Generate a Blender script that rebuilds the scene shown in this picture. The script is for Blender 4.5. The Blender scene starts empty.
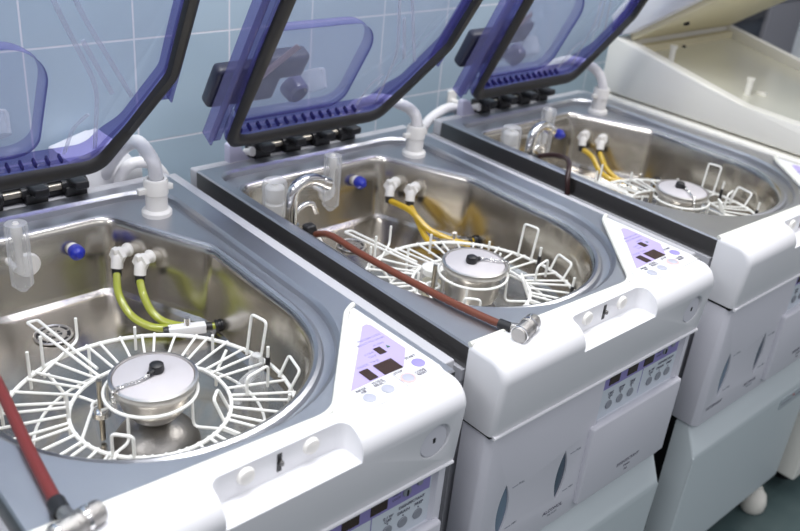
import bpy, bmesh, math, random
from mathutils import Vector, Matrix, Quaternion
random.seed(7)
PI = math.pi
scn = bpy.context.scene
COL = scn.collection
H = 0.70                                   # height of the steel rim above the floor
OFF = [(-0.48, 0.001, 0), (0, 0, 0), (0.5147, -0.0028, 0)]

# ------------------------------------------------------------------ materials
def mat(name, color, rough=.5, metal=0., bump=None, spec=None, emit=None, coat=0., vary=None):
    m = bpy.data.materials.new(name); m.use_nodes = True
    nt = m.node_tree; b = nt.nodes['Principled BSDF']
    b.inputs['Base Color'].default_value = (*color, 1)
    b.inputs['Roughness'].default_value = rough
    b.inputs['Metallic'].default_value = metal
    if spec is not None: b.inputs['Specular IOR Level'].default_value = spec
    if coat: b.inputs['Coat Weight'].default_value = coat; b.inputs['Coat Roughness'].default_value = .12
    if emit: b.inputs['Emission Color'].default_value = (*emit[0], 1); b.inputs['Emission Strength'].default_value = emit[1]
    tc = nt.nodes.new('ShaderNodeTexCoord')
    if bump:
        n = nt.nodes.new('ShaderNodeTexNoise'); n.inputs['Scale'].default_value = bump[0]; n.inputs['Detail'].default_value = 3
        mp = nt.nodes.new('ShaderNodeMapping'); mp.inputs['Scale'].default_value = bump[2] if len(bump) > 2 else (1, 1, 1)
        nt.links.new(tc.outputs['Object'], mp.inputs[0]); nt.links.new(mp.outputs[0], n.inputs['Vector'])
        bp = nt.nodes.new('ShaderNodeBump'); bp.inputs['Strength'].default_value = bump[1]; bp.inputs['Distance'].default_value = .002
        nt.links.new(n.outputs['Fac'], bp.inputs['Height']); nt.links.new(bp.outputs[0], b.inputs['Normal'])
    if vary:
        n = nt.nodes.new('ShaderNodeTexNoise'); n.inputs['Scale'].default_value = vary[0]; n.inputs['Detail'].default_value = 4
        nt.links.new(tc.outputs['Object'], n.inputs['Vector'])
        cr = nt.nodes.new('ShaderNodeValToRGB'); cr.color_ramp.elements[0].position = .35; cr.color_ramp.elements[1].position = .7
        cr.color_ramp.elements[0].color = (*color, 1); cr.color_ramp.elements[1].color = (*vary[1], 1)
        nt.links.new(n.outputs['Fac'], cr.inputs[0]); nt.links.new(cr.outputs[0], b.inputs['Base Color'])
    return m

def see_through(name, tint, gloss=.06, rough=.08, gcol=(1, 1, 1)):
    """thin clear plastic: a tinted transparent sheet with a fresnel gloss"""
    m = bpy.data.materials.new(name); m.use_nodes = True
    nt = m.node_tree; nt.nodes.clear()
    out = nt.nodes.new('ShaderNodeOutputMaterial'); mx = nt.nodes.new('ShaderNodeMixShader')
    t = nt.nodes.new('ShaderNodeBsdfTransparent'); t.inputs[0].default_value = (*tint, 1)
    g = nt.nodes.new('ShaderNodeBsdfPrincipled'); g.inputs['Base Color'].default_value = (*gcol, 1)
    g.inputs['Roughness'].default_value = rough
    lw = nt.nodes.new('ShaderNodeLayerWeight'); lw.inputs[0].default_value = .25
    mr = nt.nodes.new('ShaderNodeMapRange'); mr.inputs['To Min'].default_value = gloss; mr.inputs['To Max'].default_value = min(1, gloss + .45)
    nt.links.new(lw.outputs['Facing'], mr.inputs[0]); nt.links.new(mr.outputs[0], mx.inputs[0])
    nt.links.new(t.outputs[0], mx.inputs[1]); nt.links.new(g.outputs[0], mx.inputs[2]); nt.links.new(mx.outputs[0], out.inputs[0])
    return m

M = {}
M['steel'] = mat('brushed_steel', (.49, .495, .525), .36, .97, (60, .08, (1, 6, 1)), vary=(9, (.54, .545, .57)))
M['basin'] = mat('basin_steel', (.53, .50, .45), .22, 1, (30, .14), vary=(7, (.60, .57, .52)))
M['skirt'] = mat('skirt_steel_shaded', (.20, .195, .19), .38, 1, (90, .1, (1, 1, 8)))  # same stainless, colour darkened to carry the dim reflection between machines
M['chrome'] = mat('chrome', (.80, .79, .78), .12, 1)
M['chrome2'] = mat('knurled_metal', (.48, .46, .44), .28, 1, (900, .5))
M['bowl'] = mat('bowl_steel', (.62, .60, .58), .3, 1)
M['dome'] = mat('dome_steel', (.30, .285, .27), .35, 1, (400, .2))
M['mesh'] = mat('lid_mesh', (.60, .575, .60), .5, .25, (1500, .4))
M['white'] = mat('white_plastic', (.80, .80, .825), .34, 0, coat=.15)
M['panel'] = mat('grey_white_plastic', (.66, .66, .715), .42)
M['cab'] = mat('cabinet_paint', (.56, .62, .64), .36)
M['lip'] = mat('casing_lip', (.47, .47, .50), .4)
M['trim'] = mat('cream_trim', (.78, .78, .72), .5)
M['cream'] = mat('cream_plastic', (.88, .865, .80), .42)
M['cream2'] = mat('yellowed_plastic', (.76, .70, .50), .45)
M['tray'] = mat('tray_plastic', (.74, .73, .62), .2, coat=.4)
M['wire'] = mat('white_wire', (.84, .84, .81), .36)
M['black'] = mat('black_rubber', (.012, .012, .014), .42)
M['gasket'] = mat('gasket_rubber', (.022, .021, .022), .5)
M['dark'] = mat('gap_shade', (.006, .006, .008), .6)  # near-black colour standing in for shade in gaps
M['hinge'] = mat('hinge_metal', (.03, .03, .032), .35, .4)
M['rod'] = mat('hinge_rod', (.36, .33, .28), .3, 1)
M['slot'] = mat('level_glass', (.06, .085, .13), .2, coat=.3)
M['lilac'] = mat('lilac_decal', (.45, .385, .69), .4)
M['windowstrip'] = see_through('window_strip', (.93, .94, .99), .16, .2, (.85, .86, .95))
M['lilac2'] = mat('violet_decal', (.27, .235, .52), .4)
M['pale'] = mat('pale_decal', (.64, .70, .76), .4)
M['disp'] = mat('display', (.035, .014, .008), .25)
M['ink'] = mat('ink', (.09, .085, .13), .6)
M['ink2'] = mat('pale_ink', (.34, .31, .52), .6)
M['bblue'] = mat('blue_button', (.31, .27, .66), .4)
M['bgrey'] = mat('grey_button', (.44, .45, .53), .4)
M['bdark'] = mat('dark_button', (.26, .28, .32), .45)
M['pink'] = mat('pink_ring', (.86, .50, .48), .5)
M['green'] = mat('green_mark', (.05, .16, .09), .5)
M['blue'] = mat('blue_plug', (.01, .025, .42), .3, coat=.3)
M['wplug'] = mat('white_fitting', (.82, .80, .76), .4)
M['lime'] = mat('lime_tube', (.35, .385, .045), .25, coat=.5)
M['yellow'] = mat('yellow_tube', (.55, .36, .012), .25, coat=.5)
M['red'] = mat('maroon_hose', (.16, .024, .022), .35)
M['orange'] = mat('rust_hose', (.15, .042, .022), .35)
M['maroon'] = mat('dark_hose', (.028, .010, .010), .35)
M['vhose'] = see_through('milky_hose', (.80, .80, .84), .55, .3, (.85, .85, .87))
M['whose'] = mat('white_hose', (.76, .75, .76), .45, bump=(300, .3))
M['clear'] = see_through('clear_plastic', (.90, .91, .92), .16, .06)
M['lidpanel'] = see_through('lid_panel', (.90, .915, .98), .14, .30, (.66, .72, .95))
M['lidclear'] = see_through('lid_dome', (.93, .94, .985), .07, .10, (.65, .68, .9))
M['slot2'] = mat('level_glass_blue', (.15, .21, .29), .2, coat=.3)
M['lidwall'] = see_through('lid_wall', (.55, .54, .80), .14, .14, (.24, .23, .48))
M['liddeep'] = see_through('lid_edge', (.29, .28, .56), .20, .14, (.11, .105, .32))
M['lidflange'] = see_through('lid_flange', (.64, .64, .84), .16, .15, (.30, .29, .52))
M['housing'] = mat('navy_housing', (.02, .022, .045), .35)
M['violet'] = mat('violet_port', (.085, .08, .20), .18, coat=.5)
M['strap'] = mat('pink_strap', (.42, .33, .36), .5)
M['bracket'] = mat('lilac_bracket', (.52, .51, .64), .45)
M['card'] = mat('white_card', (.80, .80, .82), .6)
M['foot'] = mat('foot_cream', (.75, .73, .66), .45)
M['pillar'] = mat('pillar_grey', (.20, .205, .235), .5)
M['navy'] = mat('dark_cabinet', (.018, .028, .042), .35)
M['navy2'] = mat('dark_cabinet_front', (.05, .055, .065), .4)
M['frame'] = mat('white_frame', (.85, .87, .9), .4)
M['badge'] = mat('badge_grey', (.40, .45, .48), .4)
M['redm'] = mat('red_mark', (.45, .10, .10), .5)
M['rust'] = mat('brown_mat', (.09, .06, .05), .7)

def tile_mat():
    m = bpy.data.materials.new('wall_tiles'); m.use_nodes = True
    nt = m.node_tree; b = nt.nodes['Principled BSDF']
    tc = nt.nodes.new('ShaderNodeTexCoord'); sp = nt.nodes.new('ShaderNodeSeparateXYZ'); cb = nt.nodes.new('ShaderNodeCombineXYZ')
    nt.links.new(tc.outputs['Object'], sp.inputs[0])
    for ax, o, k in (('X', .134, 0), ('Z', H + .1713, 1)):
        a = nt.nodes.new('ShaderNodeMath'); a.operation = 'SUBTRACT'; a.inputs[1].default_value = o - .1645 * 30
        nt.links.new(sp.outputs[ax], a.inputs[0]); nt.links.new(a.outputs[0], cb.inputs[k])
    br = nt.nodes.new('ShaderNodeTexBrick'); br.offset = 0; br.squash = 1
    br.inputs['Scale'].default_value = 1; br.inputs['Brick Width'].default_value = .1645; br.inputs['Row Height'].default_value = .1645
    br.inputs['Mortar Size'].default_value = .0016; br.inputs['Mortar Smooth'].default_value = .3
    br.inputs['Color1'].default_value = (.385, .495, .575, 1); br.inputs['Color2'].default_value = (.41, .515, .595, 1)
    br.inputs['Mortar'].default_value = (.74, .74, .79, 1)
    nt.links.new(cb.outputs[0], br.inputs['Vector']); nt.links.new(br.outputs['Color'], b.inputs['Base Color'])
    b.inputs['Roughness'].default_value = .22
    bp = nt.nodes.new('ShaderNodeBump'); bp.inputs['Strength'].default_value = .3; bp.inputs['Distance'].default_value = .001; bp.invert = True
    nt.links.new(br.outputs['Fac'], bp.inputs['Height']); nt.links.new(bp.outputs[0], b.inputs['Normal'])
    return m
M['tile'] = tile_mat()
M['floor'] = mat('floor_vinyl', (.055, .088, .09), .35, vary=(14, (.075, .11, .11)))

# ------------------------------------------------------------------ mesh helpers
def finish(bm, name, material, parent=None, loc=(0, 0, 0), angle=35, smooth=True, normals=True):
    if normals: bmesh.ops.recalc_face_normals(bm, faces=bm.faces)
    me = bpy.data.meshes.new(name); bm.to_mesh(me); bm.free()
    if smooth:
        for p in me.polygons: p.use_smooth = True
        me.set_sharp_from_angle(angle=math.radians(angle))
    for mm in (material if isinstance(material, (list, tuple)) else [material]): me.materials.append(M[mm])
    o = bpy.data.objects.new(name, me); COL.objects.link(o); o.location = loc
    if parent: o.parent = parent
    return o

def box(bm, lo, hi, bev=0, mi=0):
    r = bmesh.ops.create_cube(bm, size=1)
    lo, hi = Vector(lo), Vector(hi)
    bmesh.ops.scale(bm, vec=hi - lo, verts=r['verts']); bmesh.ops.translate(bm, vec=(lo + hi) / 2, verts=r['verts'])
    fs = list({f for v in r['verts'] for f in v.link_faces})
    for f in fs: f.material_index = mi
    if bev:
        es = list({e for v in r['verts'] for e in v.link_edges})
        bmesh.ops.bevel(bm, geom=es, offset=bev, segments=3, affect='EDGES', profile=.5)
    return bm

def prism(bm, poly, z0, z1, bev=0, mi=0, plane='xy'):
    """extrude a polygon; plane xy -> along z, xz -> along y, yz -> along x"""
    def P(a, b, c): return {'xy': (a, b, c), 'xz': (a, c, b), 'yz': (c, a, b)}[plane]
    lo = [bm.verts.new(P(a, b, z0)) for a, b in poly]; hi = [bm.verts.new(P(a, b, z1)) for a, b in poly]
    n = len(poly); fs = [bm.faces.new(lo[::-1]), bm.faces.new(hi)]
    for i in range(n): fs.append(bm.faces.new((lo[i], lo[(i + 1) % n], hi[(i + 1) % n], hi[i])))
    for f in fs: f.material_index = mi
    if bev: bmesh.ops.bevel(bm, geom=list({e for f in fs for e in f.edges}), offset=bev, segments=3, affect='EDGES', profile=.5)
    return bm

def smooth_path(pts, n=6, closed=False):
    pts = [Vector(p) for p in pts]; out = []; N = len(pts)
    rng = N if closed else N - 1
    for i in range(rng):
        if closed: p0, p1, p2, p3 = pts[i - 1], pts[i], pts[(i + 1) % N], pts[(i + 2) % N]
        else: p0, p1, p2, p3 = pts[max(i - 1, 0)], pts[i], pts[i + 1], pts[min(i + 2, N - 1)]
        for k in range(n):
            t = k / n
            out.append(.5 * ((2 * p1) + (p2 - p0) * t + (2 * p0 - 5 * p1 + 4 * p2 - p3) * t * t + (3 * p1 - p0 - 3 * p2 + p3) * t ** 3))
    if not closed: out.append(pts[-1])
    return out

def bend_path(pts, r, n=4):
    """polyline with rounded bends"""
    pts = [Vector(p) for p in pts]; out = [pts[0]]
    for i in range(1, len(pts) - 1):
        a, b, c = pts[i - 1], pts[i], pts[i + 1]
        d1 = (a - b); d2 = (c - b); q = min(r, d1.length * .45, d2.length * .45)
        s, e = b + d1.normalized() * q, b + d2.normalized() * q
        for k in range(n + 1):
            t = k / n; out.append((1 - t) ** 2 * s + 2 * t * (1 - t) * b + t * t * e)
    out.append(pts[-1]); return out

def tube(bm, pts, r, seg=10, closed=False, caps=True, mi=0, flat=1.0):
    pts = [Vector(p) for p in pts]; N = len(pts); rings = []
    rs = r if isinstance(r, (list, tuple)) else [r] * N
    prev = None
    for i, p in enumerate(pts):
        if closed: t = pts[(i + 1) % N] - pts[i - 1]
        else: t = pts[min(i + 1, N - 1)] - pts[max(i - 1, 0)]
        t.normalize()
        if prev is None:
            up = Vector((0, 0, 1)) if abs(t.z) < .9 else Vector((0, 1, 0)); a = t.cross(up).normalized()
        else:
            a = (prev - t * prev.dot(t)).normalized()
        prev = a; b = t.cross(a)
        rings.append([bm.verts.new(p + (a * math.cos(2 * PI * k / seg) + b * math.sin(2 * PI * k / seg) * flat) * rs[i]) for k in range(seg)])
    for i in range(N if closed else N - 1):
        A, B = rings[i], rings[(i + 1) % N]
        sh = 0
        if closed and i == N - 1:
            sh = min(range(seg), key=lambda s: (A[0].co - B[s].co).length)
        for k in range(seg):
            f = bm.faces.new((A[k], A[(k + 1) % seg], B[(k + 1 + sh) % seg], B[(k + sh) % seg])); f.material_index = mi
    if caps and not closed:
        for R_ in (rings[0][::-1], rings[-1]):
            f = bm.faces.new(R_); f.material_index = mi
    return bm

def lathe(bm, prof, seg=32, at=(0, 0, 0), axis=(0, 0, 1), mi=0, cap=True):
    """prof: list of (radius, height along axis)"""
    q = Vector((0, 0, 1)).rotation_difference(Vector(axis).normalized()); at = Vector(at); rings = []
    for r, h in prof:
        if r < 1e-6: rings.append([bm.verts.new(at + q @ Vector((0, 0, h)))])
        else: rings.append([bm.verts.new(at + q @ Vector((r * math.cos(2 * PI * k / seg), r * math.sin(2 * PI * k / seg), h))) for k in range(seg)])
    for A, B in zip(rings, rings[1:]):
        for k in range(seg):
            k2 = (k + 1) % seg
            if len(A) == 1 and len(B) == 1: continue
            if len(A) == 1: f = bm.faces.new((A[0], B[k], B[k2]))
            elif len(B) == 1: f = bm.faces.new((A[k], A[k2], B[0]))
            else: f = bm.faces.new((A[k], A[k2], B[k2], B[k]))
            f.material_index = mi
    if cap:
        if len(rings[0]) > 1: bm.faces.new(rings[0][::-1]).material_index = mi
        if len(rings[-1]) > 1: bm.faces.new(rings[-1]).material_index = mi
    return bm

def rounded(corners, n=10):
    """closed outline from (x, y, radius) corners"""
    out = []; N = len(corners)
    for i in range(N):
        a, b, c = Vector(corners[i - 1][:2]), Vector(corners[i][:2]), Vector(corners[(i + 1) % N][:2]); r = corners[i][2]
        d1, d2 = (a - b), (c - b); L1, L2 = d1.length, d2.length; d1.normalize(); d2.normalize()
        ang = d1.angle(d2); t = r / math.tan(ang / 2); t = min(t, L1 * .499, L2 * .499); r = t * math.tan(ang / 2)
        cen = b + (d1 + d2).normalized() * (r / math.sin(ang / 2)); s = b + d1 * t; e = b + d2 * t
        va, vb = s - cen, e - cen; tot = va.angle(vb); sg = 1 if (va.x * vb.y - va.y * vb.x) > 0 else -1
        for k in range(n + 1):
            th = sg * tot * k / n; cs, sn = math.cos(th), math.sin(th)
            out.append((cen.x + va.x * cs - va.y * sn, cen.y + va.x * sn + va.y * cs))
    return out

def ray_loop(poly, cen, angs):
    """radii of a star-shaped outline seen from cen"""
    out = []; n = len(poly)
    for th in angs:
        dx, dy = math.cos(th), math.sin(th); best = None
        for i in range(n):
            ax, ay = poly[i][0] - cen[0], poly[i][1] - cen[1]; bx, by = poly[(i + 1) % n][0] - cen[0], poly[(i + 1) % n][1] - cen[1]
            ex, ey = bx - ax, by - ay; det = -dx * ey + ex * dy
            if abs(det) < 1e-12: continue
            t = (-ax * ey + ex * ay) / det; u = (dx * ay - dy * ax) / det
            if t > 0 and -1e-6 <= u <= 1 + 1e-6 and (best is None or t > best): best = t
        out.append(best if best else .1)
    return out

def boolean(o, cutters, op='DIFFERENCE', bevel=0):
    for c in cutters:
        md = o.modifiers.new('b', 'BOOLEAN'); md.operation = op; md.object = c; md.solver = 'EXACT'
    if bevel:
        bv = o.modifiers.new('v', 'BEVEL'); bv.width = bevel; bv.segments = 3; bv.limit_method = 'ANGLE'; bv.angle_limit = math.radians(40); bv.harden_normals = False
    dg = bpy.context.evaluated_depsgraph_get(); dg.update()
    me = bpy.data.meshes.new_from_object(o.evaluated_get(dg)); o.modifiers.clear()
    o.data = me
    for p in me.polygons: p.use_smooth = True
    me.set_sharp_from_angle(angle=math.radians(35))
    for c in cutters: bpy.data.objects.remove(c, do_unlink=True)

def text(s, size, material, parent, at, xdir=(1, 0, 0), up=(0, 1, 0), align='CENTER', name='lettering', stretch=1.0):
    cu = bpy.data.curves.new('t', 'FONT'); cu.body = s; cu.size = size; cu.align_x = align; cu.align_y = 'CENTER'; cu.extrude = .00012
    cu.resolution_u = 2; cu.space_line = .85
    to = bpy.data.objects.new('t', cu); COL.objects.link(to)
    dg = bpy.context.evaluated_depsgraph_get(); dg.update()
    me = bpy.data.meshes.new_from_object(to.evaluated_get(dg)); bpy.data.objects.remove(to, do_unlink=True)
    x = Vector(xdir).normalized(); y = Vector(up).normalized(); z = x.cross(y)
    m4 = Matrix(((x.x * stretch, y.x, z.x, at[0]), (x.y * stretch, y.y, z.y, at[1]), (x.z * stretch, y.z, z.z, at[2]), (0, 0, 0, 1)))
    me.transform(m4); me.materials.clear(); me.materials.append(M[material])
    o = bpy.data.objects.new(name, me); COL.objects.link(o); o.parent = parent
    return o

def disc(name, material, parent, c, r, normal, h=.0008, seg=24):
    bm = bmesh.new(); lathe(bm, [(r, 0), (r, h * .6), (r * .9, h), (0, h)], seg, c, normal); return finish(bm, name, material, parent)

def quad(name, material, parent, pts, normal, h=.0006):
    bm = bmesh.new(); nrm = Vector(normal); a = [bm.verts.new(Vector(p)) for p in pts]; b = [bm.verts.new(Vector(p) + nrm * h) for p in pts]
    n = len(pts); bm.faces.new(a); bm.faces.new(b)
    for i in range(n): bm.faces.new((a[i], a[(i + 1) % n], b[(i + 1) % n], b[i]))
    return finish(bm, name, material, parent, smooth=False)

def thing(name, label, cat, loc=(0, 0, 0), group=None):
    o = bpy.data.objects.new(name, None); COL.objects.link(o); o.location = loc; o.empty_display_size = .05
    return tag(o, label, cat, group)
def tag(o, label, cat, group=None):
    o['label'] = label; o['category'] = cat
    if group: o['group'] = group
    return o
def copy_tree(o, parent=None):
    c = o.copy(); COL.objects.link(c)
    if parent: c.parent = parent
    for ch in [k for k in bpy.data.objects if k.parent == o]: copy_tree(ch, c)
    return c
def Z(v): return (v[0], v[1], v[2] + H)
def off(k, v): return (OFF[k][0] + v[0], OFF[k][1] + v[1], OFF[k][2] + v[2])

# ------------------------------------------------------------------ the washer (local frame: x right, y to the wall, z up from floor)
W = .434
OUT_A = rounded([(.016, .55, .03), (.016, .0, .186), (.396, .0, .188), (.404, .55, .055)], 16)
OUT_D = rounded([(.026, .505, .028), (.026, .022, .168), (.366, .022, .168), (.372, .355, .035), (.303, .505, .022)], 16)
LID_G = rounded([(.022, .503, .022), (.022, .012, .176), (.376, .012, .176), (.377, .355, .03), (.305, .503, .03)], 16)
CEN = (.195, .26)

def sink_mesh():
    rect = [(-.001, -.03), (W, -.03), (W, .575), (-.001, .575)]
    angs = sorted([2 * PI * k / 220 for k in range(220)] + [math.atan2(y - CEN[1], x - CEN[0]) % (2 * PI) for x, y in rect])
    rr = ray_loop(rect, CEN, angs); ra = ray_loop(OUT_A, CEN, angs); rd = ray_loop(OUT_D, CEN, angs)
    bm = bmesh.new(); loops = []
    def add(rad, z, mi): loops.append(([bm.verts.new((CEN[0] + r * math.cos(t), CEN[1] + r * math.sin(t), z + H)) for r, t in zip(rad, angs)], mi))
    mn = lambda a, b: [max(min(p, q), .01) for p, q in zip(a, b)]
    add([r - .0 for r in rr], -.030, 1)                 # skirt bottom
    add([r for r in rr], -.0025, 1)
    add([r - .0025 for r in rr], 0, 0)
    a2 = [r - .002 for r in ra]
    add([r + .003 for r in ra], 0, 0); add([r + .0005 for r in ra], -.0015, 0); add(a2, -.004, 0); add([r - .003 for r in ra], -.011, 0)
    lim = [r - .006 for r in ra]
    add(mn(lim, [max(d + .019, 0) for d in rd]), -.0125, 0)
    add(mn([r - .007 for r in ra], [d + .015 for d in rd]), -.0122, 0)
    add(mn([r - .008 for r in ra], [d + .012 for d in rd]), -.0085, 0)
    add(mn([r - .009 for r in ra], [d + .008 for d in rd]), -.0068, 0)
    add(mn([r - .010 for r in ra], [d + .004 for d in rd]), -.0085, 0)
    add(rd, -.0125, 2); add([d - .002 for d in rd], -.018, 2)
    add([d - .007 for d in rd], -.060, 2); add([d - .011 for d in rd], -.100, 2); add([d - .014 for d in rd], -.107, 2); add([d - .021 for d in rd], -.1115, 2)
    add([d * .55 for d in rd], -.1135, 2); add([d * .15 for d in rd], -.1145, 2)
    n = len(angs)
    for (A, _), (B, mi) in zip(loops, loops[1:]):
        for k in range(n):
            f = bm.faces.new((A[k], A[(k + 1) % n], B[(k + 1) % n], B[k])); f.material_index = mi
    bm.faces.new(loops[-1][0]).material_index = 2
    return bm

def make_washer():
    Z = globals()['Z']
    root = thing('endoscope_washer', 'nearest endoscope washer, at the left, lime green tubes lying in its steel sink', 'washer')
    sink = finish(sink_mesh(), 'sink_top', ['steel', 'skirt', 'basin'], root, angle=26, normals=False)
    sink.data.flip_normals() if sink.data.polygons[0].normal.length and False else None
    bm = bmesh.new(); dc = Z((.187, .424, -.1120)); lathe(bm, [(.024, 0), (.024, .0016), (.0225, .0024), (.021, .0016), (.0205, .0004)], 32, dc); lathe(bm, [(.0205, .0002), (.0205, .0006), (0, .0006)], 32, dc, mi=1); lathe(bm, [(.0165, .0006), (.0160, .0018), (.0110, .0018), (.0105, .0006)], 28, dc, cap=False); lathe(bm, [(.006, .0006), (.0055, .0026), (0, .003)], 20, dc)
    for k in range(4):
        t_ = k * PI / 4; tube(bm, [(dc[0] - .02 * math.cos(t_), dc[1] - .02 * math.sin(t_), dc[2] + .0012), (dc[0] + .02 * math.cos(t_), dc[1] + .02 * math.sin(t_), dc[2] + .0012)], .0009, 6)
    finish(bm, 'drain', ['bowl', 'black'], sink)
    bm = bmesh.new(); lathe(bm, [(.047, 0), (.046, .004), (.040, .014), (.030, .022), (.020, .027), (.014, .029), (.014, .034)], 32, Z((.1935, .1692, -.114)))
    finish(bm, 'spray_dome', 'dome', sink)
    # casing
    bm = bmesh.new()
    def frame(x0, y0, x1, y1, z0, z1, t):
        o_ = [(x0, y0), (x1, y0), (x1, y1), (x0, y1)]; i_ = [(x0 + t, y0 + t), (x1 - t, y0 + t), (x1 - t, y1 - t), (x0 + t, y1 - t)]
        V = [[bm.verts.new((x, y, z + H)) for x, y in P] for P, z in ((o_, z0), (o_, z1), (i_, z1), (i_, z0))]
        for A, B in zip(V, V[1:] + V[:1]):
            for k in range(4): bm.faces.new((A[k], A[(k + 1) % 4], B[(k + 1) % 4], B[k]))
    frame(-.006, -.004, .440, .598, -.046, -.031, .006)
    box(bm, Z((.434, -.012, -.046)), Z((.452, .590, -.004)), .002)
    frame(.0, -.002, .420, .596, -.32, -.046, .006)
    box(bm, Z((.0, .576, -.031)), Z((.440, .598, -.003)), .003)
    finish(bm, 'casing', 'lip', root)
    # front cover with scoop
    bm = bmesh.new(); prism(bm, [(-.003, -.006), (.13, -.012), (.281, -.019), (.405, .117), (.424, .124), (.424, -.064), (-.003, -.064)], -.094, .004)
    bm.edges.ensure_lookup_table()
    def mid(e): return (e.verts[0].co + e.verts[1].co) / 2
    sel = [e for e in bm.edges if mid(e).y < -.06 and mid(e).z > 0]
    bmesh.ops.bevel(bm, geom=sel, offset=.026, segments=8, affect='EDGES', profile=.5)
    sel = [e for e in bm.edges if (min(e.verts[0].co.y, e.verts[1].co.y) < -.036) and ((e.verts[0].co.x < 0 and e.verts[1].co.x < 0) or (e.verts[0].co.x > .4239 and e.verts[1].co.x > .4239)) and not (e.verts[0].co.z < -.09 and e.verts[1].co.z < -.09)]
    bmesh.ops.bevel(bm, geom=sel, offset=.008, segments=4, affect='EDGES', profile=.5)
    for v in bm.verts:
        if v.co.z < -.09 and v.co.y < -.04: v.co.y += .006
        v.co.z += H
    cover = finish(bm, 'front_cover', 'white', root)
    bm = bmesh.new(); prism(bm, [(.137, -.12), (.283, -.12), (.283, -.033), (.137, -.033)], -.027 + H, .05 + H)
    bmesh.ops.bevel(bm, geom=[e for e in bm.edges if abs((e.verts[0].co - e.verts[1].co).z) > .01 and e.verts[0].co.y > -.05], offset=.012, segments=5, affect='EDGES', profile=.5)
    cut = finish(bm, 'cut', 'white')
    bm = bmesh.new(); lathe(bm, [(.0205, 0), (.0205, .03)], 40, Z((.3825, -.0570, -.05)), (0, -1, .05)); cut2 = finish(bm, 'cut', 'white')
    boolean(cover, [cut, cut2], bevel=.0032)
    bm = bmesh.new(); prism(bm, [(.2865, -.022), (.404, .110), (.411, .1195), (.4185, .1195), (.4205, -.020), (.416, -.034), (.300, -.036)], H + .001, H + .0060)
    bmesh.ops.bevel(bm, geom=[e for e in bm.edges if mid(e).z > H + .0055], offset=.0018, segments=4, affect='EDGES', profile=.5)
    wing = finish(bm, 'control_panel', 'white', root)
    bm = bmesh.new(); tube(bm, bend_path([Z((-.002, -.0065, .003)), Z((.13, -.0125, .003)), Z((.2815, -.019, .0035)), Z((.405, .1175, .006)), Z((.421, .1255, .006))], .02, 6), .0032, 8)
    finish(bm, 'edge_trim', 'trim', root)
    # bumpers, latch slot, key lock
    for x in (.1745, .2445):
        bm = bmesh.new(); lathe(bm, [(.0088, 0), (.0088, .002), (.0075, .0045), (.004, .0058), (0, .006)], 24, Z((x, -.0325, -.0085)), (0, -1, 0)); finish(bm, 'bumper', 'wplug', cover)
    bm = bmesh.new(); box(bm, Z((.2075, -.0336, -.0215)), Z((.2125, -.0322, -.0015))); finish(bm, 'latch_slot', 'black', cover)
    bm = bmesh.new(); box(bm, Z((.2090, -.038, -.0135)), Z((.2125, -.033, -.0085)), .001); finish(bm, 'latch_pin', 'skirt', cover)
    bm = bmesh.new(); lathe(bm, [(.0185, 0), (.0185, .002), (.0178, .0026), (0, .0026)], 36, Z((.3815, -.0572, -.0505)), (0, -1, .05)); finish(bm, 'lock_plate', 'panel', cover)
    bm = bmesh.new(); box(bm, Z((.3805, -.0604, -.053)), Z((.3840, -.0592, -.047)), .0005); finish(bm, 'keyhole', 'black', cover)
    bm = bmesh.new(); tube(bm, [Z((.000, -.0588, -.0945)), Z((.4170, -.0588, -.0945))], .0022, 8); finish(bm, 'cover_lip', 'white', cover)
    bm = bmesh.new(); box(bm, Z((.001, -.052, -.0995)), Z((.416, -.010, -.0935))); finish(bm, 'seam_shade', 'dark', root)  # dark strip imitating the shade in the gap under the cover
    # control panel graphics
    Z = lambda v, _x=.0017, _y=.0033: (v[0] + _x, v[1] + _y, v[2] + H)
    zt = .0061; U = (0, 0, 1)
    quad('decal', 'lilac', wing, [Z(p) for p in ((.312, -.0075, zt), (.384, -.0050, zt), (.4085, .0195, zt), (.4075, .076, zt), (.404, .0805, zt), (.398, .0795, zt))], U, .0003)
    zq = zt + .0003
    for a in ((.3778, .0250, .3868, .0374), (.3578, -.0057, .3824, .0137), (.3386, -.0050, .3498, .0130)):
        quad('display', 'disp', wing, [Z((a[0], a[1], zq)), Z((a[2], a[1], zq)), Z((a[2], a[3], zq)), Z((a[0], a[3], zq))], U)
    quad('mark', 'green', wing, [Z((.3925, .031, zq)), Z((.3965, .031, zq)), Z((.3945, .0355, zq))], U)
    quad('divider', 'bgrey', wing, [Z((.3645, -.0335, zt)), Z((.3655, -.0335, zt)), Z((.3655, -.008, zt)), Z((.3645, -.008, zt))], U, .0002)
    disc('button', 'bblue', wing, Z((.4015, -.0080, zt)), .0074, U)
    disc('button_ring', 'pink', wing, Z((.3745, -.0225, zt)), .0086, U, .0005)
    for x, y in ((.3745, -.0225), (.3450, -.0250), (.3205, -.0262)): disc('button', 'bgrey', wing, Z((x, y, zt)), .0068, U, .0010)
    for s, x, y, sz, m in (('PROCESS CODE', .3885, .0565, .0045, 'ink2'), ('SELECT PROGRAM', .3855, .0500, .0045, 'ink2'), ('ALARM', .389, .0420, .0045, 'ink2'), ('CODE', .3690, .0330, .0045, 'ink2'), ('TEMP', .3690, .0270, .0045, 'ink2'),
                           ('MODE  TIME', .3560, .0185, .0052, 'ink2'), ('START', .4015, .0045, .005, 'ink'), ('STOP', .3720, -.0100, .005, 'ink'), ('CODE\nRESET', .3925, -.0225, .005, 'ink'), ('MODE\nSELECT', .3440, -.0125, .005, 'ink'), ('RINSE\nAIR', .3215, -.0140, .005, 'ink')):
        text(s, sz, m, wing, Z((x, y, zq + .0001)))
    Z = globals()['Z']
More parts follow.
